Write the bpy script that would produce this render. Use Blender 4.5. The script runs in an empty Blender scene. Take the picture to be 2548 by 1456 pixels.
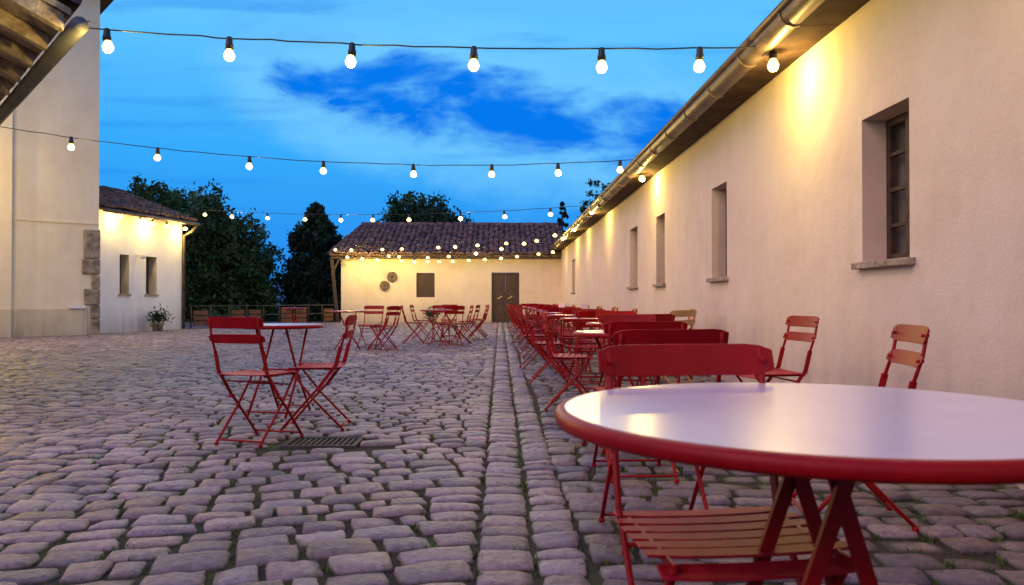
import bpy, math, random
import numpy as np
from mathutils import Vector, Matrix
random.seed(7); rng=np.random.default_rng(7)
scene=bpy.context.scene
COL=scene.collection
# ---------------------------------------------------------------- helpers
def new_mat(name):
    m=bpy.data.materials.new(name); m.use_nodes=True
    nt=m.node_tree; b=nt.nodes['Principled BSDF']
    return m,nt,b
def N(nt,t,**k):
    n=nt.nodes.new(t)
    for a,v in k.items(): setattr(n,a,v)
    return n
def ramp(nt,stops):
    r=N(nt,'ShaderNodeValToRGB'); e=r.color_ramp.elements
    while len(e)<len(stops): e.new(0.5)
    for i,(p,c) in enumerate(stops):
        e[i].position=p; e[i].color=(*c,1)
    return r
def noise_mat(name,c1,c2,scale=5,rough=.8,bump=.2,bscale=40,c3=None,detail=6,dist=.01,coat=0,lo=.35,hi=.65,spec=.5,metal=0):
    m,nt,b=new_mat(name); L=nt.links
    tc=N(nt,'ShaderNodeTexCoord')
    n=N(nt,'ShaderNodeTexNoise'); n.inputs['Scale'].default_value=scale; n.inputs['Detail'].default_value=detail; n.inputs['Roughness'].default_value=.62
    L.new(tc.outputs['Object'],n.inputs['Vector'])
    st=[(lo,c1),(hi,c2)] if c3 is None else [(lo,c1),((lo+hi)/2,c2),(hi,c3)]
    r=ramp(nt,st); L.new(n.outputs['Fac'],r.inputs['Fac']); L.new(r.outputs['Color'],b.inputs['Base Color'])
    b.inputs['Roughness'].default_value=rough
    b.inputs['Specular IOR Level'].default_value=spec
    b.inputs['Metallic'].default_value=metal
    if coat: b.inputs['Coat Weight'].default_value=coat; b.inputs['Coat Roughness'].default_value=.25
    if bump:
        n2=N(nt,'ShaderNodeTexNoise'); n2.inputs['Scale'].default_value=bscale; n2.inputs['Detail'].default_value=5
        L.new(tc.outputs['Object'],n2.inputs['Vector'])
        bp=N(nt,'ShaderNodeBump'); bp.inputs['Strength'].default_value=bump; bp.inputs['Distance'].default_value=dist
        L.new(n2.outputs['Fac'],bp.inputs['Height']); L.new(bp.outputs['Normal'],b.inputs['Normal'])
    return m
class MB:
    def __init__(s): s.v=[]; s.f=[]; s.m=[]; s.sm=[]
    def add(s,vs,fs,mat=0,smooth=False):
        o=len(s.v); s.v+= [tuple(v) for v in vs]
        for f in fs: s.f.append([i+o for i in f]); s.m.append(mat); s.sm.append(smooth)
    def hexa(s,p,mat=0):
        s.add(p,[(0,3,2,1),(4,5,6,7),(0,1,5,4),(1,2,6,5),(2,3,7,6),(3,0,4,7)],mat)
    def box(s,x0,x1,y0,y1,z0,z1,mat=0):
        s.hexa([(x0,y0,z0),(x1,y0,z0),(x1,y1,z0),(x0,y1,z0),(x0,y0,z1),(x1,y0,z1),(x1,y1,z1),(x0,y1,z1)],mat)
    def bar(s,p,q,w,t,mat=0,side=(1,0,0)):
        # flat bar from p to q; thickness t along 'side', width w perpendicular
        p=Vector(p);q=Vector(q);d=(q-p).normalized();a=Vector(side);a=(a-d*a.dot(d)).normalized();b=d.cross(a)
        c=[]
        for o in (p,q):
            for i,j in ((-1,-1),(1,-1),(1,1),(-1,1)): c.append(o+a*(i*t/2)+b*(j*w/2))
        s.hexa(c,mat)
    def tube(s,pts,r,n=8,mat=0,cap=True,rs=None):
        pts=[Vector(p) for p in pts]; rings=[]
        for i,p in enumerate(pts):
            d=(pts[min(i+1,len(pts)-1)]-pts[max(i-1,0)]).normalized()
            a=d.orthogonal().normalized() if i==0 else (pa-d*pa.dot(d)).normalized()
            pa=a; b=d.cross(a); rr=rs[i] if rs else r
            rings.append([p+a*math.cos(2*math.pi*k/n)*rr+b*math.sin(2*math.pi*k/n)*rr for k in range(n)])
        vs=[v for R in rings for v in R]; fs=[]
        for i in range(len(pts)-1):
            for k in range(n): fs.append((i*n+k,i*n+(k+1)%n,(i+1)*n+(k+1)%n,(i+1)*n+k))
        if cap: fs.append(tuple(range(n))[::-1]); fs.append(tuple((len(pts)-1)*n+k for k in range(n)))
        s.add(vs,fs,mat,True)
    def lathe(s,prof,c=(0,0,0),n=32,mat=0,smooth=True):
        vs=[];fs=[]
        for r,z in prof:
            for k in range(n): vs.append((c[0]+r*math.cos(2*math.pi*k/n),c[1]+r*math.sin(2*math.pi*k/n),c[2]+z))
        for i in range(len(prof)-1):
            for k in range(n): fs.append((i*n+k,i*n+(k+1)%n,(i+1)*n+(k+1)%n,(i+1)*n+k))
        s.add(vs,fs,mat,smooth)
    def mesh(s,name,mats):
        me=bpy.data.meshes.new(name); me.from_pydata(s.v,[],s.f)
        for m in mats: me.materials.append(m)
        me.polygons.foreach_set('material_index',s.m); me.polygons.foreach_set('use_smooth',s.sm); me.update(); return me
    def obj(s,name,mats,parent=None,bevel=0):
        o=bpy.data.objects.new(name,s.mesh(name,mats)); COL.objects.link(o)
        if parent: o.parent=parent
        if bevel:
            b=o.modifiers.new('b','BEVEL'); b.width=bevel; b.segments=2; b.limit_method='ANGLE'
        return o
def empty(name,loc=(0,0,0)):
    e=bpy.data.objects.new(name,None); e.location=loc; e.empty_display_size=.2; COL.objects.link(e); return e
def np_mesh(name,V,F,mat,color=None,smooth=False):
    me=bpy.data.meshes.new(name); nv=len(V); nf=len(F); k=F.shape[1]
    me.vertices.add(nv); me.vertices.foreach_set('co',V.astype(np.float32).ravel())
    me.loops.add(nf*k); me.loops.foreach_set('vertex_index',F.astype(np.int32).ravel())
    me.polygons.add(nf); me.polygons.foreach_set('loop_start',np.arange(0,nf*k,k,dtype=np.int32)); 
    me.update(calc_edges=True)
    me.polygons.foreach_set('use_smooth',np.full(nf,smooth,dtype=bool))
    if color is not None:
        at=me.color_attributes.new('tone','FLOAT_COLOR','POINT'); c=np.ones((nv,4),dtype=np.float32); c[:,:3]=color
        at.data.foreach_set('color',c.ravel())
    me.materials.append(mat); me.update(); me.validate()
    return me
# ---------------------------------------------------------------- materials
def plaster(name,c1,c2,c3,stain=.08):
    m,nt,b=new_mat(name); L=nt.links
    tc=N(nt,'ShaderNodeTexCoord')
    n=N(nt,'ShaderNodeTexNoise'); n.inputs['Scale'].default_value=1.1; n.inputs['Detail'].default_value=8; n.inputs['Roughness'].default_value=.65
    L.new(tc.outputs['Object'],n.inputs['Vector'])
    r=ramp(nt,[(.3,c1),(.5,c2),(.72,c3)]); L.new(n.outputs['Fac'],r.inputs['Fac'])
    mp=N(nt,'ShaderNodeMapping'); mp.inputs['Scale'].default_value=(5,5,.6); L.new(tc.outputs['Object'],mp.inputs['Vector'])
    n3=N(nt,'ShaderNodeTexNoise'); n3.inputs['Scale'].default_value=1; n3.inputs['Detail'].default_value=6; L.new(mp.outputs[0],n3.inputs['Vector'])
    sx=N(nt,'ShaderNodeSeparateXYZ'); L.new(tc.outputs['Object'],sx.inputs[0])
    mr=N(nt,'ShaderNodeMapRange'); mr.inputs['From Min'].default_value=.8; mr.inputs['From Max'].default_value=-.05; mr.inputs['To Max'].default_value=.95
    L.new(sx.outputs['Z'],mr.inputs['Value'])
    mu=N(nt,'ShaderNodeMath',operation='MULTIPLY'); L.new(mr.outputs[0],mu.inputs[0]); L.new(n3.outputs['Fac'],mu.inputs[1])
    ad=N(nt,'ShaderNodeMapRange'); ad.inputs['From Min'].default_value=.48; ad.inputs['From Max'].default_value=.8; ad.inputs['To Max'].default_value=stain; L.new(n3.outputs['Fac'],ad.inputs['Value'])
    a2=N(nt,'ShaderNodeMath',operation='ADD',use_clamp=True); L.new(mu.outputs[0],a2.inputs[0]); L.new(ad.outputs[0],a2.inputs[1])
    mx=N(nt,'ShaderNodeMix',data_type='RGBA'); mx.inputs[7].default_value=(.30,.22,.17,1)
    L.new(a2.outputs[0],mx.inputs[0]); L.new(r.outputs['Color'],mx.inputs[6]); L.new(mx.outputs[2],b.inputs['Base Color'])
    b.inputs['Roughness'].default_value=.9; b.inputs['Specular IOR Level'].default_value=.2
    n2=N(nt,'ShaderNodeTexNoise'); n2.inputs['Scale'].default_value=70; n2.inputs['Detail'].default_value=4; L.new(tc.outputs['Object'],n2.inputs['Vector'])
    n4=N(nt,'ShaderNodeTexNoise'); n4.inputs['Scale'].default_value=3; n4.inputs['Detail'].default_value=4; L.new(tc.outputs['Object'],n4.inputs['Vector'])
    bp=N(nt,'ShaderNodeBump'); bp.inputs['Strength'].default_value=.45; bp.inputs['Distance'].default_value=.008; L.new(n2.outputs['Fac'],bp.inputs['Height'])
    bp2=N(nt,'ShaderNodeBump'); bp2.inputs['Strength'].default_value=.3; bp2.inputs['Distance'].default_value=.05; L.new(n4.outputs['Fac'],bp2.inputs['Height']); L.new(bp.outputs['Normal'],bp2.inputs['Normal'])
    L.new(bp2.outputs['Normal'],b.inputs['Normal'])
    return m
M_wall=plaster('cream_plaster',(.67,.54,.40),(.73,.61,.47),(.77,.66,.53))
M_wallw=plaster('white_plaster',(.68,.64,.66),(.75,.71,.73),(.78,.75,.77))
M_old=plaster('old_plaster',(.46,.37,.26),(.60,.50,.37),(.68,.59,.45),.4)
M_stone=noise_mat('quoin_stone',(.12,.09,.07),(.26,.2,.15),scale=6,rough=.9,bump=.8,bscale=18,dist=.03,c3=(.36,.29,.22))
M_red=noise_mat('red_paint',(.24,.0015,.003),(.33,.003,.005),scale=9,rough=.42,bump=.05,bscale=90,dist=.002,spec=.22)
M_redworn=noise_mat('worn_red_paint',(.27,.005,.012),(.40,.014,.026),scale=30,rough=.5,bump=.1,bscale=120,dist=.001,spec=.2)
M_white=noise_mat('white_enamel',(.72,.69,.78),(.78,.75,.84),scale=5,rough=.24,bump=.04,bscale=30,dist=.002,coat=.6,lo=.3,hi=.7)
M_wood=noise_mat('dark_wood',(.035,.02,.012),(.08,.045,.028),scale=14,rough=.65,bump=.3,bscale=50)
M_beam=noise_mat('aged_beam',(.18,.13,.085),(.42,.34,.26),scale=7,rough=.85,bump=.6,bscale=25,dist=.02)
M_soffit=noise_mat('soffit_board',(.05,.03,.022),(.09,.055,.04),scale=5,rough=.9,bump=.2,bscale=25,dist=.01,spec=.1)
M_gutter=noise_mat('zinc_gutter',(.09,.06,.045),(.19,.14,.10),scale=4,rough=.45,bump=.1,bscale=10,metal=.4)
M_gutgrey=noise_mat('grey_gutter',(.06,.06,.07),(.10,.10,.115),scale=4,rough=.65,bump=.1,metal=.1)
M_tile=noise_mat('roof_tile',(.04,.022,.022),(.12,.068,.06),scale=3.2,rough=.85,bump=.5,bscale=30,dist=.02,c3=(.22,.14,.12))
M_black=noise_mat('black_plastic',(.012,.012,.013),(.02,.02,.02),rough=.5,bump=0)
M_bark=noise_mat('bark',(.03,.022,.016),(.07,.05,.035),rough=.95,bump=.8,dist=.03)
M_curtain=noise_mat('curtain',(.34,.30,.21),(.46,.41,.30),scale=6,rough=.9,bump=.2)
m,nt,b=new_mat('window_glass'); b.inputs['Base Color'].default_value=(.03,.03,.03,1); b.inputs['Roughness'].default_value=.12; b.inputs['Alpha'].default_value=.25; b.inputs['Specular IOR Level'].default_value=.3; M_glass=m
m,nt,b=new_mat('lit_bulb'); b.inputs['Base Color'].default_value=(1,.85,.6,1); b.inputs['Emission Color'].default_value=(1,.78,.24,1); b.inputs['Emission Strength'].default_value=3.0; M_bulb=m
try: m.cycles.emission_sampling='NONE'
except Exception: pass
def leaf_mat(name,hue=(.035,.075,.03)):
    m,nt,b=new_mat(name); L=nt.links
    a=N(nt,'ShaderNodeAttribute',attribute_name='tone'); mx=N(nt,'ShaderNodeMix',data_type='RGBA',blend_type='MULTIPLY'); mx.inputs[0].default_value=1
    mx.inputs[6].default_value=(*hue,1); L.new(a.outputs['Color'],mx.inputs[7]); L.new(mx.outputs[2],b.inputs['Base Color']); b.inputs['Roughness'].default_value=.7
    b.inputs['Specular IOR Level'].default_value=.15
    return m
M_leaf=leaf_mat('foliage'); M_leafd=leaf_mat('dark_foliage',(.018,.04,.022))
# cobble stone
m,nt,b=new_mat('cobble_stone'); L=nt.links; M_cob=m
at=N(nt,'ShaderNodeAttribute',attribute_name='tone'); tc=N(nt,'ShaderNodeTexCoord')
n=N(nt,'ShaderNodeTexNoise'); n.inputs['Scale'].default_value=24; n.inputs['Detail'].default_value=9; n.inputs['Roughness'].default_value=.75; L.new(tc.outputs['Object'],n.inputs['Vector'])
r=ramp(nt,[(.3,(.42,.41,.42)),(.5,(.92,.92,.92)),(.72,(1.55,1.5,1.4))]); L.new(n.outputs['Fac'],r.inputs['Fac'])
mx=N(nt,'ShaderNodeMix',data_type='RGBA',blend_type='MULTIPLY'); mx.inputs[0].default_value=1; L.new(at.outputs['Color'],mx.inputs[6]); L.new(r.outputs['Color'],mx.inputs[7])
nl=N(nt,'ShaderNodeTexNoise'); nl.inputs['Scale'].default_value=.7; nl.inputs['Detail'].default_value=4; L.new(tc.outputs['Object'],nl.inputs['Vector'])
rl=ramp(nt,[(.35,(.74,.74,.78)),(.65,(1.12,1.1,1.04))]); L.new(nl.outputs['Fac'],rl.inputs['Fac'])
mx0=N(nt,'ShaderNodeMix',data_type='RGBA',blend_type='MULTIPLY'); mx0.inputs[0].default_value=1; L.new(mx.outputs[2],mx0.inputs[6]); L.new(rl.outputs['Color'],mx0.inputs[7])
sx=N(nt,'ShaderNodeSeparateXYZ'); L.new(tc.outputs['Object'],sx.inputs[0])
mr=N(nt,'ShaderNodeMapRange'); mr.inputs['From Min'].default_value=-.009; mr.inputs['From Max'].default_value=-.020; L.new(sx.outputs['Z'],mr.inputs['Value'])
mx2=N(nt,'ShaderNodeMix',data_type='RGBA'); mx2.inputs[7].default_value=(.03,.028,.017,1); L.new(mr.outputs[0],mx2.inputs[0]); L.new(mx0.outputs[2],mx2.inputs[6]); L.new(mx2.outputs[2],b.inputs['Base Color'])
b.inputs['Roughness'].default_value=.44; b.inputs['Specular IOR Level'].default_value=.5
n2=N(nt,'ShaderNodeTexNoise'); n2.inputs['Scale'].default_value=26; n2.inputs['Detail'].default_value=10; n2.inputs['Roughness'].default_value=.62; L.new(tc.outputs['Object'],n2.inputs['Vector'])
bp=N(nt,'ShaderNodeBump'); bp.inputs['Strength'].default_value=.95; bp.inputs['Distance'].default_value=.018; L.new(n2.outputs['Fac'],bp.inputs['Height']); L.new(bp.outputs['Normal'],b.inputs['Normal'])
# joint soil + moss
m,nt,b=new_mat('joint_soil'); L=nt.links; M_soil=m
tc=N(nt,'ShaderNodeTexCoord'); n=N(nt,'ShaderNodeTexNoise'); n.inputs['Scale'].default_value=2.2; n.inputs['Detail'].default_value=8; L.new(tc.outputs['Object'],n.inputs['Vector'])
r=ramp(nt,[(.42,(.032,.025,.018)),(.55,(.035,.04,.014)),(.68,(.035,.065,.014))]); L.new(n.outputs['Fac'],r.inputs['Fac']); L.new(r.outputs['Color'],b.inputs['Base Color']); b.inputs['Roughness'].default_value=.95
n2=N(nt,'ShaderNodeTexNoise'); n2.inputs['Scale'].default_value=90; L.new(tc.outputs['Object'],n2.inputs['Vector'])
bp=N(nt,'ShaderNodeBump'); bp.inputs['Strength'].default_value=1; bp.inputs['Distance'].default_value=.015; L.new(n2.outputs['Fac'],bp.inputs['Height']); L.new(bp.outputs['Normal'],b.inputs['Normal'])
# ---------------------------------------------------------------- ground
g=MB(); g.add([(-1500,-200,-.024),(1500,-200,-.024),(1500,2200,-.024),(-1500,2200,-.024)],[(0,1,2,3)]); g.obj('ground',[M_soil])
GR=(-1.17,5.25,.24,.17)
S=[]
def tone(x,y):
    t=random.choice([(.25,.185,.20),(.28,.22,.225),(.195,.15,.17),(.33,.27,.27),(.235,.195,.225),(.265,.195,.19),(.175,.14,.16),(.27,.215,.25)])
    k=random.uniform(.68,1.2); return [c*k for c in t]
y=1.3
while y<35.5:
    d=random.uniform(.125,.19)
    xl=max(-13.5,-.78*y-2.2); x=-.085
    while x>xl:
        w=random.uniform(.15,.30) if random.random()<.78 else random.uniform(.10,.16)
        cx=x-w/2; cy=y+d/2
        dy=.30*math.sin(.5*cx+.2)+.10*math.sin(1.5*cx+.35*cy)+.25*math.cos(.22*cx)
        sl=.15*math.cos(.5*cx+.2)+.15*math.cos(1.5*cx+.35*cy)-.055*math.sin(.22*cx)
        yy=cy+dy-.3
        if not(abs(cx-GR[0])<GR[2]+w*.4 and abs(yy-GR[1])<GR[3]+d*.4) and yy<34:
            S.append((cx,yy,w/2-.003,d/2-.003+random.uniform(-.007,.003),math.atan(sl)+random.gauss(0,.035),random.gauss(0,.0035),tone(cx,yy)))
        x-=w
    x=.315+.03*math.sin(y)
    while x<2.62:
        w=random.uniform(.14,.28); cx=x+w/2; cy=y+d/2+.05*math.sin(2*cx+y*.3)
        t=tone(cx,cy); S.append((cx,cy,w/2-.007,d/2-.007,.1*math.cos(2*cx+y*.3)+random.gauss(0,.05),random.gauss(-.002,.006),[c*.72 for c in t]))
        x+=w
    y+=d
for x0,x1 in ((-.085,.125),(.125,.312)):
    y=1.0
    while y<34:
        d=random.uniform(.12,.21); cx=(x0+x1)/2
        S.append((cx,y+d/2,(x1-x0)/2-.003+random.gauss(0,.004),d/2-.003,random.gauss(0,.04),random.gauss(.001,.003),tone(cx,y))); y+=d
A=np.array([s[:6] for s in S]); C=np.array([s[6] for s in S])
Vs=[];Fs=[];Cs=[];off=0
for lo,hi,g1 in ((0,7.5,[-1,-.96,-.87,-.45,0,.45,.87,.96,1]),(7.5,14,[-1,-.93,-.65,0,.65,.93,1]),(14,60,[-1,-.88,0,.88,1])):
    sel=(A[:,1]>=lo)&(A[:,1]<hi); a=A[sel]; c=C[sel]; k=len(g1); ns=len(a)
    if ns==0: continue
    U,W=np.meshgrid(np.array(g1),np.array(g1),indexing='ij'); U=U.ravel();W=W.ravel(); nv=k*k
    e=np.maximum(abs(U),abs(W)); 
    cut=np.abs(rng.normal(.055,.045,(ns,4)))
    U_=U[None];W_=W[None]
    q=np.where(U_>0,np.where(W_>0,cut[:,0:1],cut[:,1:2]),np.where(W_>0,cut[:,2:3],cut[:,3:4]))
    Ux=U_*(1-q*W_**4); Wx=W_*(1-q*U_**4)
    jit=1+rng.normal(0,.018,(ns,nv))
    tp=rng.normal(0,.05,(ns,1)); tq=rng.normal(0,.05,(ns,1))
    lx=a[:,2:3]*Ux*jit*(1+tp*Wx); ly=a[:,3:4]*Wx*jit*(1+tq*Ux)
    z=-.034*(e**16)[None]-.0028*(U**2+W**2)[None]+a[:,5:6]+rng.normal(0,.0018,(ns,nv))*(e<.97)[None]
    z=z+rng.normal(0,.0036,(ns,1))*U_+rng.normal(0,.0036,(ns,1))*W_
    z=z-.009*np.exp(-((a[:,0:1]+lx-.125)/.10)**2)*.6
    z=np.maximum(z,-.045)
    cr=np.cos(a[:,4:5]); sr=np.sin(a[:,4:5])
    X=a[:,0:1]+lx*cr-ly*sr; Y=a[:,1:2]+lx*sr+ly*cr
    V=np.stack([X,Y,z],-1).reshape(-1,3)
    qd=np.array([[i*k+j,(i+1)*k+j,(i+1)*k+j+1,i*k+j+1] for i in range(k-1) for j in range(k-1)])
    F=(qd[None]+(np.arange(ns)*nv)[:,None,None]).reshape(-1,4)+off
    Vs.append(V);Fs.append(F);Cs.append(np.repeat(c,nv,axis=0)); off+=len(V)
me=np_mesh('cobblestone_pavement',np.concatenate(Vs),np.concatenate(Fs),M_cob,np.concatenate(Cs),True)
COL.objects.link(bpy.data.objects.new('cobblestone_pavement',me))
# moss tufts in the joints
def tufts(name,pts,h,n,mat,spread=.02):
    V=[];F=[];C_=[]
    for (px,py,s) in pts:
        for i in range(n):
            a=random.uniform(0,6.28); b_=random.uniform(0,spread*s); x=px+math.cos(a)*b_; y_=py+math.sin(a)*b_
            hh=h*s*random.uniform(.5,1.2); w=.004*s; t=random.uniform(0,6.28); lx=random.gauss(0,.4)*hh; ly=random.gauss(0,.4)*hh
            o=len(V); V+= [(x-w*math.cos(t),y_-w*math.sin(t),-.024),(x+w*math.cos(t),y_+w*math.sin(t),-.024),(x+lx,y_+ly,-.024+hh)]
            F.append((o,o+1,o+2)); k=random.uniform(.6,1.6); C_+= [(k,k,k*.8)]*3
    me=np_mesh(name,np.array(V),np.array(F),mat,np.array(C_)); o=bpy.data.objects.new(name,me); COL.objects.link(o); return o
tp=[]
for s in S:
    if 1.8<s[1]<8 and -5<s[0] and random.random()<(.75 if s[0]>.33 else .26):
        tp.append((s[0]+s[2],s[1]+random.uniform(-1,1)*s[3],random.uniform(.5,1.1)))
        tp.append((s[0]+random.uniform(-1,1)*s[2],s[1]+s[3],random.uniform(.5,1.1)))
M_grass=leaf_mat('moss_grass',(.065,.115,.022))
tufts('moss_and_grass',tp,.032,17,M_grass,.05)
# drain grate
g=MB(); x0,x1,y0,y1=GR[0]-GR[2],GR[0]+GR[2],GR[1]-GR[3],GR[1]+GR[3]
g.box(x0,x1,y0,y0+.03,-.04,-.002); g.box(x0,x1,y1-.03,y1,-.04,-.002); g.box(x0,x0+.03,y0+.03,y1-.03,-.04,-.002); g.box(x1-.03,x1,y0+.03,y1-.03,-.04,-.002)
for i in range(11): 
    xx=x0+.05+i*.036; g.box(xx,xx+.018,y0+.03,y1-.03,-.035,-.006)
M_iron=noise_mat('cast_iron',(.03,.028,.026),(.07,.06,.05),rough=.7,bump=.3,metal=.2)
g.obj('drain_grate',[M_iron])
# ---------------------------------------------------------------- right long building
XW=2.62
B=empty('long_courtyard_building')
wins=[(5.0,5.66,1.20,2.235),(9.07,9.72,1.20,2.31),(12.5,13.2,1.20,2.33),(15.0,15.9,1.20,2.36),(27.6,28.7,1.22,2.4)]
w=MB(); ztop=3.07; Y0,Y1=-6,34.0
ys=[Y0]+[v for a in wins for v in a[:2]]+[Y1]
for i in range(len(ys)-1):
    a,b_=ys[i],ys[i+1]
    if i%2==0: 
        w.add([(XW,a,-.05),(XW,b_,-.05),(XW,b_,ztop),(XW,a,ztop)],[(0,3,2,1)])
    else:
        z0,z1=wins[i//2][2:]
        w.add([(XW,a,-.05),(XW,b_,-.05),(XW,b_,z0),(XW,a,z0)],[(0,3,2,1)])
        w.add([(XW,a,z1),(XW,b_,z1),(XW,b_,ztop),(XW,a,ztop)],[(0,3,2,1)])
        D=.30; X2=XW+D
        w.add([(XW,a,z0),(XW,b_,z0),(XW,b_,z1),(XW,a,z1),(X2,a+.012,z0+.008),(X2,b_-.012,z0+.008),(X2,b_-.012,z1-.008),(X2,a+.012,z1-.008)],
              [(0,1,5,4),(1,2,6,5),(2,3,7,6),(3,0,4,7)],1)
w.add([(XW,Y0,-.05),(XW+5,Y0,-.05),(XW+5,Y0,ztop),(XW,Y0,ztop)],[(0,1,2,3)])
w.add([(XW+5,Y0,-.05),(XW+5,34.2,-.05),(XW+5,34.2,5.0),(XW+5,Y0,5.0)],[(0,1,2,3)])
w.obj('walls',[M_wall,M_old],B)
wf=MB(); gl=MB(); sl=MB(); cu=MB()
for (a,b_,z0,z1) in wins:
    xf=XW+.17; a2,b2,c2,d2=a+.010,b_-.010,z0+.01,z1-.01
    fr=.05
    wf.box(xf,xf+.05,a2,a2+fr,c2,d2); wf.box(xf,xf+.05,b2-fr,b2,c2,d2); wf.box(xf,xf+.05,a2+fr,b2-fr,c2,c2+fr); wf.box(xf,xf+.05,a2+fr,b2-fr,d2-fr,d2)
    mid=(a2+b2)/2; wf.box(xf-.01,xf+.04,mid-.03,mid+.03,c2+fr,d2-fr)
    for k in range(1,4):
        zz=c2+(d2-c2)*k/4; wf.box(xf+.003,xf+.035,a2+fr,mid-.03,zz-.014,zz+.014); wf.box(xf+.003,xf+.035,mid+.03,b2-fr,zz-.014,zz+.014)
    gl.box(xf+.018,xf+.022,a2+.02,b2-.02,c2+.02,d2-.02)
    n=40
    pts=[(xf+.085+.010*math.sin(i*1.9),a2+(b2-a2)*i/n) for i in range(n+1)]
    cu.add([(p[0],p[1],z) for p in pts for z in (c2,d2)],[(2*i,2*i+1,2*i+3,2*i+2) for i in range(n)],0,True)
    sl.box(XW-.06,XW+.17,a-.07,b_+.06,z0-.045,z0+.004)
wf.obj('window_frames',[M_wood],B,.004); gl.obj('window_panes',[M_glass],B); cu.obj('curtains',[M_curtain],B)
M_sill=noise_mat('sill_stone',(.22,.17,.12),(.42,.34,.26),scale=12,rough=.9,bump=.7,bscale=30,dist=.02)
sl.obj('window_sills',[M_sill],B,.008)
# roof
rf=MB(); XE=2.30
rf.hexa([(XE,Y0,3.12),(7.7,Y0,5.07),(7.7,34.2,5.07),(XE,34.2,3.12),(XE,Y0,3.15),(7.7,Y0,5.12),(7.7,34.2,5.12),(XE,34.2,3.15)])
rf.obj('roof',[M_tile],B)
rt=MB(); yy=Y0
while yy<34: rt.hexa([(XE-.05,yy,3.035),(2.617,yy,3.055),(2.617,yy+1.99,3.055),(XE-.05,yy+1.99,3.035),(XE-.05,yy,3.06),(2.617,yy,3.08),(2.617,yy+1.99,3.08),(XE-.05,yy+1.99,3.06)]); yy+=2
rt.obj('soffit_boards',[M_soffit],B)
def tile_roof(name,O,U,Vd,nu,nv,wu,lv,parent,mat,normal,jit=.012,hipL=None):
    """O eave corner, U along eave, Vd up slope"""
    O=Vector(O);U=Vector(U).normalized();Vd=Vector(Vd).normalized();Nn=Vector(normal).normalized()
    b=MB()
    for i in range(nu):
        for j in range(nv):
            if hipL and hipL(i,j): continue
            c=O+U*(i+.5)*wu+Vd*(j*lv)+U*random.gauss(0,jit)+Nn*(random.gauss(0,jit*.6)+.02)
            L_=lv*1.18; r0=wu*.50; r1=wu*.40; seg=5; vs=[]
            for s_,r_,lift in ((0,r0,.035),(L_,r1,0)):
                for k in range(seg+1):
                    an=math.pi*k/seg; vs.append(c+Vd*s_+U*(-math.cos(an)*r_)+Nn*(math.sin(an)*r_*.75+lift))
            b.add(vs,[(k,k+1,seg+2+k,seg+1+k) for k in range(seg)]+[tuple(range(seg+1))],0,False)
    return b.obj(name,[mat],parent)
sp=Vector((5.2,0,1.88)).normalized()
tile_roof('eave_tiles',(XE-.0,34.2,3.11),(0,-1,0),sp,200,2,.2,.4,B,M_tile,(-sp.z,0,sp.x),.006)
# gutter (half round) with joints and brackets
gu=MB(); gx,gz,gr=2.235,3.125,.10
vs=[];n=12; yl=[Y0,34.1]
for yv in yl:
    for k in range(n+1):
        a=math.pi+math.pi*k/n; vs.append((gx+gr*math.cos(a),yv,gz+gr*math.sin(a)))
gu.add(vs,[(k,k+1,n+2+k,n+1+k) for k in range(n)],0,True)
yv=Y0+.4
while yv<34:
    for wd,rr in ((.04,gr+.010),):
        vs=[]
        for yq in (yv,yv+wd):
            for k in range(n+1):
                a=math.pi+math.pi*k/n; vs.append((gx+rr*math.cos(a),yq,gz+rr*math.sin(a)))
        gu.add(vs,[(k,k+1,n+2+k,n+1+k) for k in range(n)]+[tuple(range(n+1)),tuple(range(n+1,2*n+2))],0,False)
    yv+=1.05
gu.tube([(gx-gr,Y0,gz+.03),(gx-gr,34.1,gz+.03)],.035,10)
gu.obj('gutter',[M_gutter],B)
# ---------------------------------------------------------------- end building
E=empty('tiled_roof_outbuilding')
def wallY(b,x0,x1,y,z0,z1,holes,depth=.18,mat=0,jm=0):
    xs=sorted({x0,x1,*[h[0] for h in holes],*[h[1] for h in holes]}); zs=sorted({z0,z1,*[h[2] for h in holes],*[h[3] for h in holes]})
    for i in range(len(xs)-1):
        for j in range(len(zs)-1):
            cx=(xs[i]+xs[i+1])/2; cz=(zs[j]+zs[j+1])/2
            if any(h[0]<cx<h[1] and h[2]<cz<h[3] for h in holes): continue
            b.add([(xs[i],y,zs[j]),(xs[i+1],y,zs[j]),(xs[i+1],y,zs[j+1]),(xs[i],y,zs[j+1])],[(0,1,2,3)],mat)
    for h in holes:
        a,c,d,e=h
        b.add([(a,y,d),(c,y,d),(c,y,e),(a,y,e),(a,y+depth,d),(c,y+depth,d),(c,y+depth,e),(a,y+depth,e)],[(0,1,5,4),(1,2,6,5),(2,3,7,6),(3,0,4,7)],jm)
YE=34.0
w=MB(); wallY(w,-6.85,2.62,YE,-.05,3.0,[(-.38,.82,-.05,2.14),(-3.62,-2.83,1.07,2.12)])
w.add([(-6.85,YE,-.05),(-6.85,YE+7,-.05),(-6.85,YE+7,3.0),(-6.85,YE+3.6,4.3),(-6.85,YE,3.0)],[(0,1,2,3,4)])
w.obj('walls',[M_wall],E)
d=MB()
d.box(-.38,-.30,YE+.06,YE+.14,0,2.13);d.box(.74,.82,YE+.06,YE+.14,0,2.13);d.box(-.30,.74,YE+.06,YE+.14,2.05,2.13)
for a,c in ((-.30,.215),(.225,.74)):
    d.box(a,c,YE+.10,YE+.15,0,2.05)
    for z0,z1 in ((.12,.65),(.77,1.3),(1.42,1.95)):
        d.box(a+.08,c-.08,YE+.085,YE+.0995,z0,z1)
d.box(-3.61,-2.84,YE+.08,YE+.14,1.08,2.11)
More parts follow.
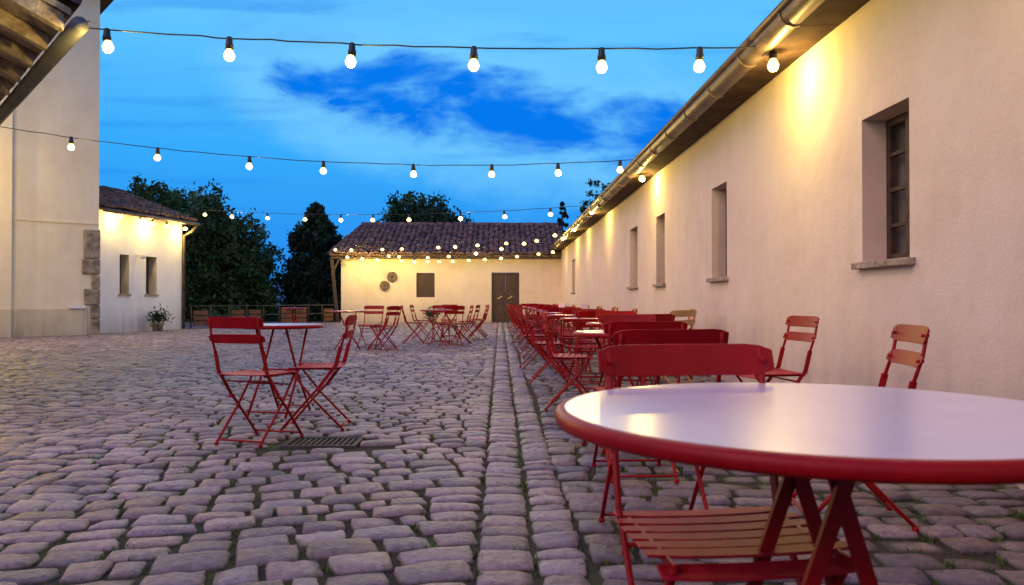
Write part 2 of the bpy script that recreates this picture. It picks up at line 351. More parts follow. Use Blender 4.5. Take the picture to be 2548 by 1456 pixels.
for i in range(6): d.box(-3.59+i*.125,-3.59+i*.125+.11,YE+.06,YE+.079,1.10,2.09)
d.obj('door_and_shutter',[M_wood],E,.006)
d=MB(); 
for xx in (-.02,.42): d.bar((xx-.1,YE+.07,1.0),(xx+.1,YE+.07,1.12),.04,.02,side=(0,1,0))
M_brass=noise_mat('brass',(.5,.36,.15),(.6,.45,.2),rough=.4,bump=0,metal=.8); d.obj('door_handles',[M_brass],E)
d=MB()
for cx,cz,r_ in ((-4.65,1.95,.22),(-4.97,1.57,.21)):
    prof=[(.05,-.06),(.05,-.1),(r_*.9,-.1),(r_,-.07),(r_,.0)]
    vs=[];n=20
    for pr,pz in prof:
        for k in range(n): vs.append((cx+pr*math.cos(6.2832*k/n),YE+pz,cz+pr*math.sin(6.2832*k/n)))
    d.add(vs,[(i*n+k,i*n+(k+1)%n,(i+1)*n+(k+1)%n,(i+1)*n+k) for i in range(len(prof)-1) for k in range(n)],0)
M_mill=noise_mat('millstone_stone',(.08,.06,.045),(.18,.13,.09),scale=9,rough=.95,bump=.8,bscale=18,dist=.03)
d.obj('millstones',[M_mill],E)
rf=MB(); P0=Vector((-7.25,YE-.45,2.84)); P1=Vector((2.9,YE-.45,2.84)); 
rf.hexa([P0,P1,Vector((2.9,YE+3.6,4.45)),Vector((-6.5,YE+3.6,4.45)),P0+Vector((0,0,.05)),P1+Vector((0,0,.05)),Vector((2.9,YE+3.6,4.5)),Vector((-6.5,YE+3.6,4.5))])
rf.add([(-7.25,YE-.45,2.85),(-6.5,YE+3.6,4.47),(-7.25,YE+7.6,2.85)],[(0,1,2)])
rf.add([(-6.5,YE+3.6,4.47),(2.9,YE+3.6,4.47),(2.9,YE+7.6,2.85),(-7.25,YE+7.6,2.85)],[(0,1,2,3)])
rf.obj('roof',[M_tile],E)
tile_roof('roof_tiles',(-7.25,YE-.5,2.87),(1,0,0),(0,4.05,1.61),42,12,.24,.36,E,M_tile,(0,-1.61,4.05),.02,hipL=lambda i,j:(i+.5)*.24<.75*j/12-.05)
r_=MB()
for i in range(26): 
    x=-6.6+i*.36+random.gauss(0,.01); r_.tube([(x,YE+3.6,4.56+random.gauss(0,.01)),(x+.4,YE+3.6,4.55)],.1,8,rs=[.11,.095])
for j in range(11):
    t=j/11; t2=(j+1.1)/11; f=lambda t:(-7.25+.75*t,YE-.45+4.05*t,2.93+1.62*t); r_.tube([f(t),f(t2)],.1,8,rs=[.11,.09])
r_.obj('ridge_tiles',[M_tile],E)
p=MB(); p.bar((-7.2,YE-.3,2.8),(-6.95,YE-.2,-.03),.12,.12); p.bar((-7.2,YE-.35,2.75),(2.6,YE-.35,2.75),.09,.07,side=(0,1,0)); p.bar((-7.2,YE-.3,2.0),(-6.9,YE-.1,2.75),.07,.07)
for i in range(28): x=-7+i*.35; p.box(x,x+.07,YE-.42,YE-.005,2.775,2.835)
p.obj('porch_post_and_rafters',[M_wood],E)
# ---------------------------------------------------------------- left tall building
T=empty('tall_rendered_house')
Cn=Vector((-10.98,21.7,0)); dl=Vector((-.77,-.64,0)).normalized(); db=Vector((-.64,.77,0)).normalized(); HT=9.42
def P(a,bk,z): 
    q=Cn+dl*a+db*bk; return (q.x,q.y,z)
w=MB()
w.add([P(0,0,-.05),P(9,0,-.05),P(9,0,HT),P(0,0,HT),P(0,9,-.05),P(9,9,-.05),P(9,9,HT),P(0,9,HT)],[(0,1,2,3),(0,3,7,4),(1,5,6,2)])
w.obj('walls',[M_wall],T)
w=MB()
def pbox(b,a0,a1,o0,o1,z0,z1,mat=0):
    b.hexa([P(a0,-o0,z0),P(a1,-o0,z0),P(a1,-o1,z0),P(a0,-o1,z0),P(a0,-o0,z1),P(a1,-o0,z1),P(a1,-o1,z1),P(a0,-o1,z1)],mat)
pbox(w,2.05,9,-.02,.14,-.05,HT-.05)
w.obj('projecting_wall',[M_wall],T)
w=MB(); pbox(w,.28,2.045,.0,.05,-.04,.72); pbox(w,2.047,9,.14,.19,-.04,.72); w.obj('plinth',[M_old],T,.02)
w=MB(); pbox(w,.0,2.04,.0,.035,3.0,3.04); w.obj('string_course',[M_wall],T)
w=MB()
for z0,z1,a in ((-.03,.42,.2),(.43,.80,.2),(.81,1.25,.36),(1.26,1.62,.18),(1.64,2.05,.42),(2.07,2.85,.38)):
    pbox(w,-.03,a,-.3,.07,z0,z1)
w.obj('quoin_stones',[M_stone],T,.03)
w=MB(); pbox(w,.35,.75,.05,.13,.72,.80); w.obj('ledge_box',[M_wallw],T)
w=MB(); pbox(w,-.45,9,-9,.45,HT-.02,HT+.12); w.obj('roof_eave',[M_wood],T)
# ---------------------------------------------------------------- left small building
Q=empty('small_white_house')
a0=Vector((-11.38,22.05,0)); a1=Vector((-10.45,26.0,0)); da=(a1-a0).normalized(); Lw=(a1-a0).length; nb=Vector((-da.y,da.x,0))
def R(a,bk,z): q=a0+da*a+nb*bk; return (q.x,q.y,z)
HS=3.5
hs=[(1.15,1.55,1.12,2.28),(2.30,2.80,1.12,2.28)]
w=MB(); xs=sorted([0,Lw]+[v for h in hs for v in h[:2]])
for i in range(len(xs)-1):
    zr=[(-.05,HS)] if i%2==0 else [(-.05,1.12),(2.28,HS)]
    for z0,z1 in zr: w.add([R(xs[i],0,z0),R(xs[i+1],0,z0),R(xs[i+1],0,z1),R(xs[i],0,z1)],[(0,1,2,3)])
for h in hs:
    a,c,d_,e=h; w.add([R(a,0,d_),R(c,0,d_),R(c,0,e),R(a,0,e),R(a,.3,d_),R(c,.3,d_),R(c,.3,e),R(a,.3,e)],[(0,1,5,4),(1,2,6,5),(2,3,7,6),(3,0,4,7)],1)
w.add([R(Lw,0,-.05),R(Lw,5,-.05),R(Lw,5,HS),R(Lw,2.5,HS+.95),R(Lw,0,HS)],[(0,1,2,3,4)])
w.obj('walls',[M_wallw,M_old],Q)
w=MB()
for h in hs:
    w.add([R(h[0],.28,h[2]),R(h[1],.28,h[2]),R(h[1],.28,h[3]),R(h[0],.28,h[3])],[(0,1,2,3)])
w.obj('window_panes',[M_wood],Q)
w=MB()
for h in hs: w.hexa([R(h[0]-.05,-.05,h[2]-.05),R(h[1]+.05,-.05,h[2]-.05),R(h[1]+.05,.18,h[2]-.05),R(h[0]-.05,.18,h[2]-.05),R(h[0]-.05,-.05,h[2]+.003),R(h[1]+.05,-.05,h[2]+.003),R(h[1]+.05,.18,h[2]+.003),R(h[0]-.05,.18,h[2]+.003)])
w.obj('window_sills',[M_sill],Q)
w=MB(); w.hexa([R(0,-.35,HS-.05),R(Lw+.3,-.35,HS-.05),R(Lw+.3,2.5,HS+1.0),R(0,2.5,HS+1.0),R(0,-.35,HS),R(Lw+.3,-.35,HS),R(Lw+.3,2.5,HS+1.05),R(0,2.5,HS+1.05)])
w.hexa([R(0,5.3,HS-.05),R(Lw+.3,5.3,HS-.05),R(Lw+.3,2.5,HS+1.0),R(0,2.5,HS+1.0),R(0,5.3,HS),R(Lw+.3,5.3,HS),R(Lw+.3,2.5,HS+1.05),R(0,2.5,HS+1.05)])
w.obj('roof',[M_tile],Q)
vd=nb*2.85+Vector((0,0,1.05)); nr=-nb*1.05+Vector((0,0,2.85))
tile_roof('roof_tiles',R(0,-.38,HS+.0),da,vd,18,9,.24,.36,Q,M_tile,nr,.018)
w=MB(); w.tube([R(0,-.42,HS-.05),R(Lw+.3,-.42,HS-.06)],.06,8)
w.tube([R(Lw+.2,-.42,HS-.08),R(Lw+.1,-.3,HS-.3),R(Lw+.02,-.06,HS-.45),R(Lw+.02,-.06,0)],.05,8); w.obj('gutter_and_downpipe',[M_gutter],Q)
w=MB(); w.bar(R(1.9,0,2.3),R(1.9,-.18,2.33),.03,.03); w.lathe([(.03,.0),(.09,-.06),(.08,-.16),(.0,-.18)],R(1.9,-.2,2.36),12); w.obj('wall_lantern',[M_wallw],Q)
# ---------------------------------------------------------------- near-left eave (porch roof)
G=empty('timber_eaves_porch')
ed=Vector((-.64,.77,0)).normalized(); e0=Vector((-3.62,6.80,3.36))+ed*.30; ei=Vector((-.77,-.64,0)).normalized()
def H(a,i,z): q=e0+ed*a+ei*i; return (q.x,q.y,q.z+z)
sl_=.42
w=MB()
w.hexa([H(-.0,0,.10),H(9,0,.10),H(9,3,.10+3*sl_),H(-.0,3,.10+3*sl_),H(0,0,.16),H(9,0,.16),H(9,3,.16+3*sl_),H(0,3,.16+3*sl_)]); w.obj('roof_deck',[M_beam],G)
w=MB()
for k in range(13):
    a=.03+k*.72; w.hexa([H(a,.05,-.03),H(a+.11,.05,-.03),H(a+.11,3,-.03+3*sl_-.02),H(a,3,-.03+3*sl_-.02),H(a,.05,.115),H(a+.11,.05,.115),H(a+.11,3,.095+3*sl_),H(a,3,.095+3*sl_)])
for i,z in ((.62,.08),(1.1,.27)):
    w.hexa([H(0,i,z),H(9,i,z),H(9,i+.13,z),H(0,i+.13,z),H(0,i,z-.14),H(9,i,z-.14),H(9,i+.13,z-.14),H(0,i+.13,z-.14)])
w.obj('rafters',[M_beam],G,.008)
w=MB(); w.tube([H(-.05,-.06,.02),H(9,-.06,.0)],.075,10); w.tube([H(-.05,-.13,.06),H(9,-.13,.04)],.014,6); w.obj('gutter',[M_gutgrey],G)
w=MB(); w.hexa([H(.3,1.45,-3.4),H(9,1.45,-3.4),H(9,3,-3.4),H(.3,3,-3.4),H(.3,1.45,.5),H(9,1.45,.5),H(9,3,1.1),H(.3,3,1.1)]); w.obj('walls',[M_wall],G)
tile_roof('roof_tiles',H(0,-.05,.16),ed,ei+Vector((0,0,sl_)),37,8,.24,.36,G,M_tile,-ei*sl_+Vector((0,0,1)),.015)
# ---------------------------------------------------------------- terrace fence
F_=empty('terrace_fence')
f0=Vector((-10.3,26.4,0)); f1=Vector((-7.0,33.2,0)); fd=(f1-f0).normalized(); Lf=(f1-f0).length
w=MB();w2=MB();k=0;a=0
while a<Lf:
    q=f0+fd*a; w.tube([(q.x,q.y,-.03),(q.x,q.y,.74)],.025,6)
    if k%3!=1:
        for zz in (.08,.26,.44):
            s=q+fd*.1; t=q+fd*(.72); w2.bar((s.x,s.y,zz+.08),(t.x,t.y,zz+.08),.15,.03,side=(fd.y,-fd.x,0))
    a+=.85;k+=1
for zz in (.40,.74): w.tube([(f0.x,f0.y,zz),(f1.x,f1.y,zz)],.018,6)
M_board=noise_mat('fence_board',(.07,.028,.016),(.17,.06,.03),scale=10,rough=.8,bump=.4)
w.obj('railing',[M_iron],F_); w2.obj('boards',[M_board],F_)
# ---------------------------------------------------------------- trees
def tree(name,x,y,h,rx,ry,zc0,n_cl,per,leaf,mat,kind='round',z0=-.03,lsd=0):
    rr=np.random.default_rng(int(abs(x*100+y*7))+lsd)
    tr=MB(); pts=[(x,y,z0),(x+.1,y,z0+h*.35),(x-.05,y,z0+h*.7),(x,y,z0+h*.92)]
    tr.tube(pts,.1,8,rs=[.05*h*.8,.032*h,.018*h,.006*h])
    for i in range(9):
        z=z0+h*(.25+.06*i); an=i*2.4; L_=rx*(.8 if kind=='round' else .55)*(1-i*.05)
        tr.tube([(x,y,z),(x+math.cos(an)*L_*.5,y+math.sin(an)*L_*.5,z+L_*.35),(x+math.cos(an)*L_,y+math.sin(an)*L_,z+L_*.6)],.05,6,rs=[.018*h,.011*h,.004*h])
    par=empty(name); tr.obj('trunk_and_limbs',[M_bark],par)
    if kind=='cone':
        t=rr.random(n_cl)**1.25; cz=zc0+(h-zc0)*t; rad=rx*(1-t)**.5*(.35+.75*np.sqrt(rr.random(n_cl)))*(1+.2*np.sin(t*19)); an=rr.random(n_cl)*6.283
        c=np.stack([x+np.cos(an)*rad,y+np.sin(an)*rad,cz],1); cs=.2*rx*(1.2-t)
    else:
        d_=rr.normal(size=(n_cl,3)); d_/=np.linalg.norm(d_,axis=1)[:,None]; rad=(.35+.65*rr.random(n_cl)**.5)
        lob=1+.22*np.sin(d_[:,0]*5+x)*np.cos(d_[:,2]*6+y)+.15*np.sin(d_[:,1]*7)
        c=d_*(rad*lob)[:,None]*np.array([rx,ry,(h-zc0)/2])+np.array([x,y,(h+zc0)/2]); cs=np.full(n_cl,.17*rx)
    C0=np.repeat(c,per,0); cs_=np.repeat(cs,per); nL=len(C0)
    pos=C0+rr.normal(size=(nL,3))*cs_[:,None]*.62
    a=rr.normal(size=(nL,3)); a/=np.linalg.norm(a,axis=1)[:,None]; b_=np.cross(a,rr.normal(size=(nL,3))); b_/=np.linalg.norm(b_,axis=1)[:,None]
    s=leaf*(.6+.8*rr.random(nL))[:,None]
    V=np.stack([pos-a*s,pos+b_*s*.5,pos+a*s,pos-b_*s*.5],1).reshape(-1,3)
    F=np.arange(nL*4).reshape(-1,4)
    tn=np.repeat(.45+1.1*rr.random(n_cl),per)*(.7+.6*rr.random(nL)); colr=np.repeat(np.stack([tn*1.05,tn,tn*.9],1),4,0)
    me=np_mesh('crown',V,F,mat,colr); o=bpy.data.objects.new('crown',me); COL.objects.link(o); o.parent=par
tree('deciduous_tree',-12.8,36,5.5,1.9,1.9,-.2,330,50,.11,M_leaf)
tree('deciduous_tree',-15.2,37,5.9,2.2,2,1.0,220,50,.11,M_leaf)
tree('deciduous_tree',-11.9,38,3.9,1.35,1.3,-.6,190,50,.1,M_leaf)
tree('deciduous_tree',-14.3,32,5.75,1.3,1.2,2.8,120,45,.10,M_leaf)
tree('conifer_tree',-9.35,40,5.75,1.85,1.7,-.6,480,50,.12,M_leafd,'cone')
tree('conifer_tree',-7.6,42,4.2,1.2,1.2,-.4,200,50,.11,M_leafd,'cone')
tree('deciduous_tree',-5.0,48,7.3,2.2,2,3.6,160,50,.13,M_leaf)
tree('deciduous_tree',-3.0,49,6.0,1.8,1.6,3.5,60,40,.13,M_leaf)
tree('deciduous_tree',4.9,40,6.9,.85,.8,4.6,34,30,.1,M_leaf)
tree('conifer_tree',3.15,40,5.9,.4,.4,3.2,60,40,.09,M_leafd,'cone')
# hedge beyond the fence
n=26000; hx=rng.uniform(-20,-6.5,n); hy=rng.uniform(36.5,42,n); hh=(.55+.5*np.sin(hx*1.3)+.3*np.sin(hx*3.1+hy)).clip(.1,2); hh=hh*np.where(np.abs(hx/hy+.278)<.022,.35,1); hz=rng.random(n)*hh
pos=np.stack([hx,hy,hz],1); a=rng.normal(size=(n,3));a/=np.linalg.norm(a,axis=1)[:,None]; b_=np.cross(a,rng.normal(size=(n,3)));b_/=np.linalg.norm(b_,axis=1)[:,None]
V=np.stack([pos-a*.12,pos+b_*.07,pos+a*.12,pos-b_*.07],1).reshape(-1,3); tn=rng.uniform(.4,1.4,n); me=np_mesh('hedge',V,np.arange(4*n).reshape(-1,4),M_leafd,np.repeat(np.stack([tn,tn,tn],1),4,0))
COL.objects.link(bpy.data.objects.new('hedge',me))
# hills
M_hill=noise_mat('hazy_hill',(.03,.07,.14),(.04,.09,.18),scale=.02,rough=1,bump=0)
h=MB(); nn_=80; vs=[]
for i in range(nn_+1):
    X=-900+1500*i/nn_; zt=17+9*math.sin(i*.35)+4*math.sin(i*1.1)+1.5*math.sin(i*2.7); vs+=[(X,700,-.03),(X,780,zt*.7),(X,880,zt*1.35),(X,1100,-.03)]
h.add(vs,[(4*i+j,4*i+4+j,4*i+5+j,4*i+1+j) for i in range(nn_) for j in range(3)],0,True); h.obj('hills',[M_hill])
def potted(name,x,y,s=1.):
    par=empty(name); b=MB(); b.lathe([(0,0),(.12*s,0),(.16*s,.22*s),(.17*s,.24*s),(.14*s,.24*s),(.13*s,.2*s),(0,.2*s)],(x,y,-.01),16); b.obj('pot',[M_stone],par)
    n=300; c=rng.normal(size=(n,3))*np.array([.13,.13,.11])*s+np.array([x,y,.38*s]); a=rng.normal(size=(n,3));a/=np.linalg.norm(a,axis=1)[:,None]; b2=np.cross(a,rng.normal(size=(n,3)));b2/=np.linalg.norm(b2,axis=1)[:,None]
    V=np.stack([c-a*.06*s,c+b2*.02*s,c+a*.06*s,c-b2*.02*s],1).reshape(-1,3); tn=rng.uniform(.4,1.3,n)
    me=np_mesh('leaves',V,np.arange(4*n).reshape(-1,4),M_leafd,np.repeat(np.stack([tn,tn,tn],1),4,0)); o=bpy.data.objects.new('leaves',me); COL.objects.link(o); o.parent=par
potted('potted_plant',-10.45,24.2,1.1); potted('potted_plant',-2.9,33.2,1.05)
# ---------------------------------------------------------------- folding chair mesh
def chair_mesh(name,mats):
    b=MB()
    for s in (-1,1):
        x=s*.185
        b.tube([(x,-.245,.81),(x,-.225,.70),(x,-.185,.58)],.0085,8)
        b.bar((x,-.19,.60),(x,-.155,.46),.030,.009); b.bar((x,-.157,.47),(x,-.03,.30),.024,.009)
        b.tube([(x,-.04,.315),(x,.10,.16),(x,.225,.012)],.0095,8)
        x2=s*.168
        b.tube([(x2,.175,.437),(x2,.02,.24),(x2,-.20,.012)],.009,8)
        b.tube([(x-.02*s,-.035,.295),(x+.012*s,-.035,.295)],.013,8)
        b.bar((x2,-.165,.442),(x2,.185,.442),.018,.008)
        b.lathe([(0,0),(.014,0),(.014,.02),(0,.02)],(x,.225,-.004),8); b.lathe([(0,0),(.014,0),(.014,.02),(0,.02)],(x2,-.2,-.004),8)
    b.tube([(-.185,.21,.03),(.185,.21,.03)],.007,8); b.tube([(-.168,-.185,.03),(.168,-.185,.03)],.007,8)
    b.tube([(-.168,.12,.365),(.168,.12,.365)],.006,8); b.tube([(-.185,-.1,.40),(.185,-.1,.40)],.006,8)
    ns=7
    for i in range(ns):
        y0=-.175+i*.0535; y1=y0+.047; z=.455-(.012 if i==ns-1 else 0)-.003*math.sin(math.pi*i/(ns-1)); hw=.205 if 0<i<ns-1 else .195
        zf=z-(.014 if i==ns-1 else 0)
        seg=6; vs=[]
        for k in range(seg+1):
            xx=-hw+2*hw*k/seg; dz=-.006*(1-(xx/hw)**2)
            sh=.006 if k in(0,seg) else 0
            vs+=[(xx,y0+sh,z+dz),(xx,y1-sh,zf+dz),(xx,y1-sh,zf+dz-.006),(xx,y0+sh,z+dz-.006)]
        fs=[]
        for k in range(seg):
            for j in range(4): fs.append((4*k+j,4*k+(j+1)%4,4*k+4+(j+1)%4,4*k+4+j))
        fs+=[(3,2,1,0),tuple(4*seg+j for j in range(4))]
        b.add(vs,fs,1)
    for z0,z1,yb in ((.748,.822,-.232),(.652,.712,-.212)):
        seg=14; vs=[]; hw=.213
        for k in range(seg+1):
            xx=-hw+2*hw*k/seg; yy=yb-.022*(1-(xx/hw)**2)+.012; rd=.014 if k in(0,seg) else (.003 if k in (1,seg-1) else 0)
            lean=-.016
            vs+=[(xx,yy,z0+rd),(xx,yy+lean,z1-rd),(xx,yy+lean-.007,z1-rd),(xx,yy-.007,z0+rd)]
        fs=[]
        for k in range(seg):
            for j in range(4): fs.append((4*k+j,4*k+(j+1)%4,4*k+4+(j+1)%4,4*k+4+j))
        fs+=[(3,2,1,0),tuple(4*seg+j for j in range(4))]
        b.add(vs,fs,0)
        for s in (-1,1):
            b.tube([(s*.185,yb+.012,(z0+z1)/2),(s*.185,yb-.018,(z0+z1)/2)],.007,8)
    return b.mesh(name,mats)
CH=chair_mesh('folding_chair',[M_red,M_redworn])
M_wchair=noise_mat('bare_wood',(.36,.2,.09),(.5,.3,.14),scale=12,rough=.5,bump=.2)
CHW=chair_mesh('wooden_folding_chair',[M_wchair,M_wchair])
def chair(x,y,ang,me=None,name='folding_chair'):
    o=bpy.data.objects.new(name,me or CH); o.location=(x,y,.004); o.rotation_euler=(0,random.gauss(0,.006),math.radians(ang)); COL.objects.link(o); 
    if y<9:
        bv=o.modifiers.new('b','BEVEL'); bv.width=.0018; bv.segments=1; bv.limit_method='ANGLE'
    return o
def table_mesh(name,r,ht=.73,thin=False):
    b=MB(); n=72
    b.lathe([(0,ht),(r*.5,ht),(r-.018,ht)],n=n,mat=1,smooth=False)
    b.lathe([(r-.018,ht),(r-.008,ht-.001),(r-.002,ht-.005),(r,ht-.012),(r,ht-.022),(r-.004,ht-.028),(r-.012,ht-.03),(r-.014,ht-.012),(0,ht-.012)],n=n,mat=0)
    k=min(1,r/.35)
    if not thin:
        b.hexa([(.08,-.06,ht-.11),(.10,-.06,ht-.11),(.10,.0,ht-.11),(.08,.0,ht-.11),(-.0,-.10,ht-.013),(.17,-.10,ht-.013),(.17,.04,ht-.013),(-.0,.04,ht-.013)])
        b.box(-.15,.15,-.095,-.065,ht-.045,ht-.0125); b.box(-.15,.15,.065,.095,ht-.045,ht-.0125)
        for sy in (-1,1):
            y=sy*.08
            b.bar((-.035,y,ht-.02),(.19*k,y,.0),.027,.011,side=(0,1,0)); b.bar((.035,y+sy*.014,ht-.02),(-.22*k,y+sy*.014,.0),.027,.011,side=(0,1,0))
        b.tube([(-.21*k,-.10,.05),(-.21*k,.10,.05)],.008,8); b.tube([(.18*k,-.10,.05),(.18*k,.10,.05)],.008,8)
    else:
        for sy in (-1,1):
            y=sy*.13
            b.tube([(-.17,y,ht-.02),(0,y*1.05,.36),(.24,y*1.1,.0)],.010,8); b.tube([(.17,y+sy*.02,ht-.02),(0,y*1.05+sy*.02,.36),(-.24,y*1.1+sy*.02,.0)],.010,8)
        for s in (-1,1): b.tube([(s*.22,-.15,.04),(s*.22,.15,.04)],.007,8); b.tube([(s*.17,-.15,ht-.02),(s*.17,.15,ht-.02)],.008,8)
        b.tube([(0,-.16,.36),(0,.16,.36)],.008,8)
    return b.mesh(name,[M_red,M_white])
TB=table_mesh('bistro_table',.475); TS=table_mesh('bistro_table',.34,thin=True)
def table(x,y,ang,me):
    o=bpy.data.objects.new('bistro_table',me); o.location=(x,y,.004); o.rotation_euler=(0,0,math.radians(ang)); COL.objects.link(o); return o
table(.575,1.42,4,TB)
chair(.465,1.62,186)
chair(.62,3.10,2)
chair(1.50,3.35,80); chair(1.80,5.25,97)
# left group
chair(-1.60,5.24,-20); chair(-1.33,5.80,92); table(-1.80,6.5,78,TS)
# mid groups
table(-2.9,15.0,10,TS); chair(-2.25,15.1,75); chair(-2.15,14.6,60); chair(-2.6,15.8,170)
table(-1.35,16.6,30,TS); chair(-1.0,16.1,20); chair(-.85,17.0,100); chair(-1.9,17.2,-80); chair(-1.3,17.4,180); chair(-.75,18.4,80); chair(-.55,19.2,100); table(-1.2,19.2,0,TS); chair(-1.3,20.0,180); chair(-1.9,19.0,-95); chair(-.55,20.5,85)
table(-5.6,21.5,0,TS)
# rows along the wall
table(.80,4.95,15,TS); chair(.72,4.2,3); chair(.95,5.65,178)
yy=6.9
cnt=0
while yy<28:
    X=1.05+random.uniform(-.08,.08); table(X,yy,random.uniform(0,90),TS)
    chair(X-.05+random.uniform(-.05,.05),yy-.62,random.gauss(0,8)); chair(X-.48,yy+random.uniform(-.2,.2),-90+random.gauss(0,15)); chair(X+.1,yy+.66,180+random.gauss(0,10))
    if cnt==1: chair(X+.85,yy-.1,35,CHW,'wooden_folding_chair'); chair(X+1.05,yy+.6,85)
    elif cnt!=0: chair(X+.62,yy+random.uniform(-.2,.2),90+random.gauss(0,12))
    if cnt in (1,3,4): table(X+.8,yy+.95,0,TS)
    yy+=1.95; cnt+=1
M_card=noise_mat('menu_card',(.75,.5,.35),(.8,.72,.65),scale=14,rough=.6,bump=0)
for (x,y,a) in ((1.15,10.75,20),(1.0,12.8,-15),(1.25,14.6,30)):
    b=MB(); b.add([(-.05,-.03,0),(.05,-.03,0),(.05,0,.15),(-.05,0,.15),(-.05,.03,0),(.05,.03,0)],[(0,1,2,3),(5,4,3,2)])
    o=b.obj('menu_card',[M_card]); o.location=(x,y,.736); o.rotation_euler=(0,0,math.radians(a))
# ---------------------------------------------------------------- string lights
def string(Lp,Rp,sag,ts,power=14,tail=None,br=.045,lit=1,nw=.7):
    par=empty('string_lights'); Lp=Vector(Lp);Rp=Vector(Rp)
    f=lambda t:Lp.lerp(Rp,t)-Vector((0,0,4*sag*t*(1-t)))
    w=MB(); pts=[f(i/40) for i in range(41)]
    for i in range(1,40): pts[i]=pts[i]+Vector((0,0,random.gauss(0,.004)))
    if tail: pts+= [Vector(p) for p in tail]
    w.tube(pts,.0065,6); pos=[f(t) for t in ts]
    if tail: pos.append(Vector(tail[0]))
    bl=MB(); n_=len(pos)
    for i,p in enumerate(pos):
        dx=random.gauss(0,.006)
        w.lathe([(0,.012),(.020,.010),(.028,-.01),(.030,-.05),(.036,-.06),(.036,-.10),(.0,-.10)],p,12)
        c=(p.x+dx,p.y,p.z-.10)
        bl.lathe([(.024,0),(br*.72,-.022),(br,-.055),(br*.86,-.083),(br*.5,-.102),(0,-.108)],c,14)
        if (n_-1-i)%lit: continue
        nearwall=p.x>2.0
        ld=bpy.data.lights.new('bulb_light','POINT'); ld.energy=(power*nw if nearwall else power*lit)*random.uniform(.9,1.1); ld.color=(1,.70,.18); ld.shadow_soft_size=.03
        lo=bpy.data.objects.new('bulb_light',ld); lo.location=(c[0],c[1],c[2]-.15); COL.objects.link(lo); lo.parent=par
    w.obj('cable_and_sockets',[M_black],par); bl.obj('bulbs',[M_bulb],par)
def tx(Lx,Rx,xs): return [(x-Lx)/(Rx-Lx) for x in xs]
string((-3.78,7.1,3.38),(2.6,6.6,3.08),.09,tx(-3.78,2.6,[-3.52,-2.40,-1.30,-.23,.87,1.70,2.31]),22,lit=2,nw=2.0,br=.05)
string((-8.3,12.6,3.75),(2.33,13.0,3.27),.32,tx(-8.3,2.33,[-6.85,-5.5,-4.05,-2.87,-1.42,-.14,.95,1.98]),26,tail=[(2.36,13.1,3.12),(2.6,13.2,3.0)],lit=2,nw=1.7,br=.055)
string((-10.3,26,3.95),(2.38,18.8,3.22),.22,[.06,.145,.25,.355,.45,.53,.615,.73,.82,.91,.985],26,lit=3,br=.065,nw=1.8)
string((-11.0,22.3,3.55),(-10.15,25.9,3.42),.06,[.12,.35,.5,.68,.93],22,br=.075,lit=2)
string((-7.1,33.3,3.22),(2.4,26.5,3.2),.12,[.02,.1,.25,.34,.5,.57,.66,.77,.88,.97],24,br=.075,lit=4,nw=1.6)
string((-6.9,33.3,2.95),(2.45,31,3.05),.32,[.05,.12,.19,.3,.36,.42,.47,.53,.6,.67,.74,.81,.9,.96],17,br=.075,lit=3)
string((-5.0,33.3,3.0),(2.4,23.0,3.25),.42,[.05,.12,.3,.42,.56,.68,.78,.9,.97],18,br=.07,lit=4,nw=1.6)
string((-3.4,2.2,3.5),(2.55,3.3,3.05),.12,[.06,.25,.43,.6,.75,.90],13,lit=1,nw=7)
string((-4,-2.5,3.6),(2.55,-2.0,3.05),.12,[.1,.3,.5,.7,.95],10,lit=2,nw=2)
string((-9.0,12.8,3.9),(-13.9,19.0,4.6),.15,[.2,.45,.7,.95],160)  # extra out-of-view string, added to warm the tall house wall
# ---------------------------------------------------------------- world
wd=bpy.data.worlds.new('World'); scene.world=wd; wd.use_nodes=True; nt=wd.node_tree; L=nt.links
bg=nt.nodes['Background']; tc=N(nt,'ShaderNodeTexCoord'); sx=N(nt,'ShaderNodeSeparateXYZ'); L.new(tc.outputs['Generated'],sx.inputs[0])
def M(op,a,b=None,clamp=False):
    n=N(nt,'ShaderNodeMath',operation=op,use_clamp=clamp)
    for i,v in enumerate((a,b)):
        if v is None: continue
        if isinstance(v,(int,float)): n.inputs[i].default_value=v
        else: L.new(v,n.inputs[i])
    return n.outputs[0]
zr=ramp(nt,[(0,(.018,.22,.74)),(.07,(.024,.30,.90)),(.18,(.038,.41,.98)),(.32,(.12,.56,1.0)),(.5,(.12,.40,.98)),(1,(.10,.20,.66))]); L.new(sx.outputs['Z'],zr.inputs['Fac'])
u=M('DIVIDE',sx.outputs['X'],M('MAXIMUM',sx.outputs['Y'],.05)); v=M('DIVIDE',sx.outputs['Z'],M('MAXIMUM',sx.outputs['Y'],.05))
cb=N(nt,'ShaderNodeCombineXYZ'); L.new(u,cb.inputs[0]); L.new(M('MULTIPLY',v,2.2),cb.inputs[1])
n1=N(nt,'ShaderNodeTexNoise'); n1.inputs['Scale'].default_value=6; n1.inputs['Detail'].default_value=9; n1.inputs['Roughness'].default_value=.58; n1.inputs['Distortion'].default_value=.25; L.new(cb.outputs[0],n1.inputs['Vector'])
nz=M('SUBTRACT',n1.outputs['Fac'],.5)
line=M('SUBTRACT',.240,M('MULTIPLY',u,.175))
dist=M('DIVIDE',M('ABSOLUTE',M('SUBTRACT',v,line)),.050)
du=M('DIVIDE',M('ABSOLUTE',M('SUBTRACT',u,.0)),.27)
env=M('SUBTRACT',1.2,M('ADD',M('POWER',dist,1.6),M('POWER',du,4)))
cl=M('ADD',env,M('MULTIPLY',nz,6.5))
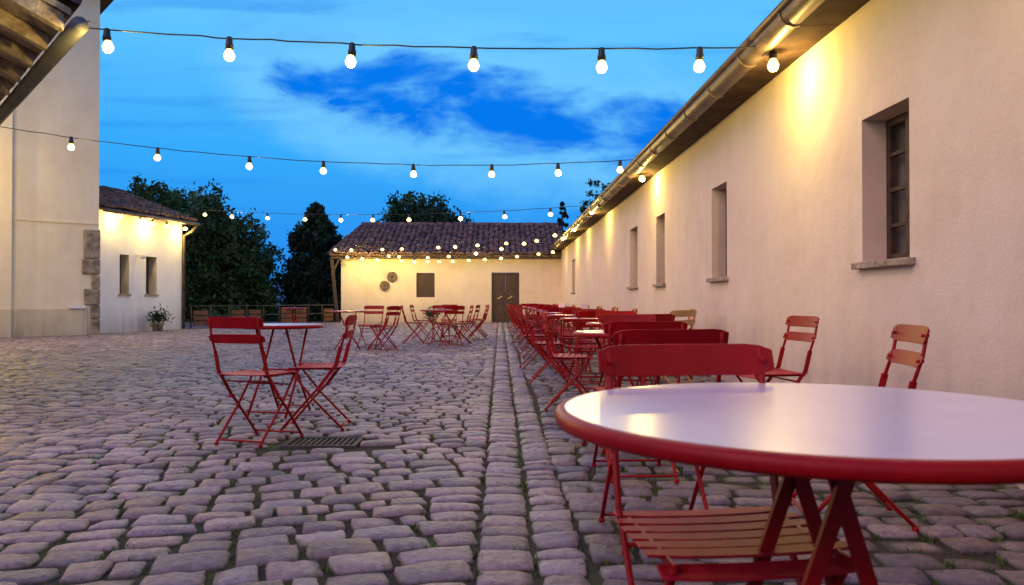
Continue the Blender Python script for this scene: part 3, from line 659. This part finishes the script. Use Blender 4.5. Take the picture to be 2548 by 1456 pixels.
mr=N(nt,'ShaderNodeMapRange',interpolation_type='SMOOTHSTEP'); mr.inputs['From Min'].default_value=-.25; mr.inputs['From Max'].default_value=1.3; mr.inputs['To Max'].default_value=1.; L.new(cl,mr.inputs['Value'])
env2=M('SUBTRACT',1,M('ADD',M('POWER',M('DIVIDE',M('ABSOLUTE',M('SUBTRACT',u,-.24)),.16),2),M('POWER',M('DIVIDE',M('ABSOLUTE',M('SUBTRACT',v,.345)),.05),2)))
mr2=N(nt,'ShaderNodeMapRange',interpolation_type='SMOOTHSTEP'); mr2.inputs['From Min'].default_value=0; mr2.inputs['From Max'].default_value=2.2; mr2.inputs['To Max'].default_value=.5; L.new(M('ADD',env2,M('MULTIPLY',nz,5)),mr2.inputs['Value'])
cb2=N(nt,'ShaderNodeCombineXYZ'); L.new(u,cb2.inputs[0]); L.new(M('MULTIPLY',v,9),cb2.inputs[1]); cb2.inputs[2].default_value=3
n2=N(nt,'ShaderNodeTexNoise'); n2.inputs['Scale'].default_value=3.2; n2.inputs['Detail'].default_value=7; L.new(cb2.outputs[0],n2.inputs['Vector'])
mr3=N(nt,'ShaderNodeMapRange',interpolation_type='SMOOTHSTEP'); mr3.inputs['From Min'].default_value=.53; mr3.inputs['From Max'].default_value=.70; mr3.inputs['To Max'].default_value=.35; L.new(n2.outputs['Fac'],mr3.inputs['Value'])
amt=M('ADD',M('MAXIMUM',mr.outputs[0],mr2.outputs[0]),mr3.outputs[0],True)
mrh=N(nt,'ShaderNodeMapRange',interpolation_type='SMOOTHSTEP'); mrh.inputs['From Min'].default_value=-3.4; mrh.inputs['From Max'].default_value=-.1; mrh.inputs['To Max'].default_value=.7; L.new(cl,mrh.inputs['Value'])
mh=N(nt,'ShaderNodeMix',data_type='RGBA'); L.new(mrh.outputs[0],mh.inputs[0]); L.new(zr.outputs['Color'],mh.inputs[6]); mh.inputs[7].default_value=(.19,.61,1.0,1)
mc=N(nt,'ShaderNodeMix',data_type='RGBA'); L.new(amt,mc.inputs[0]); L.new(mh.outputs[2],mc.inputs[6]); mc.inputs[7].default_value=(.001,.19,.86,1)
L.new(mc.outputs[2],bg.inputs['Color']); bg.inputs['Strength'].default_value=1.0
# afterglow
sd=bpy.data.lights.new('sun','SUN'); sd.energy=1.45; sd.color=(1,.42,.42); sd.angle=math.radians(45)
so=bpy.data.objects.new('sun',sd); COL.objects.link(so); so.rotation_euler=Vector((.62,.50,-.62)).to_track_quat('-Z','Y').to_euler()
# ---------------------------------------------------------------- camera
cd=bpy.data.cameras.new('camera'); cd.lens=27.7; cd.sensor_width=36; cd.clip_end=4000; cd.clip_start=.05
cd.dof.use_dof=True; cd.dof.focus_distance=7; cd.dof.aperture_fstop=5.6
co=bpy.data.objects.new('camera',cd); co.location=(0,0,.93); co.rotation_euler=(math.radians(90.58),0,math.radians(-.85)); COL.objects.link(co); scene.camera=co
scene.view_settings.view_transform='Standard'; scene.view_settings.look='None'; scene.view_settings.exposure=0
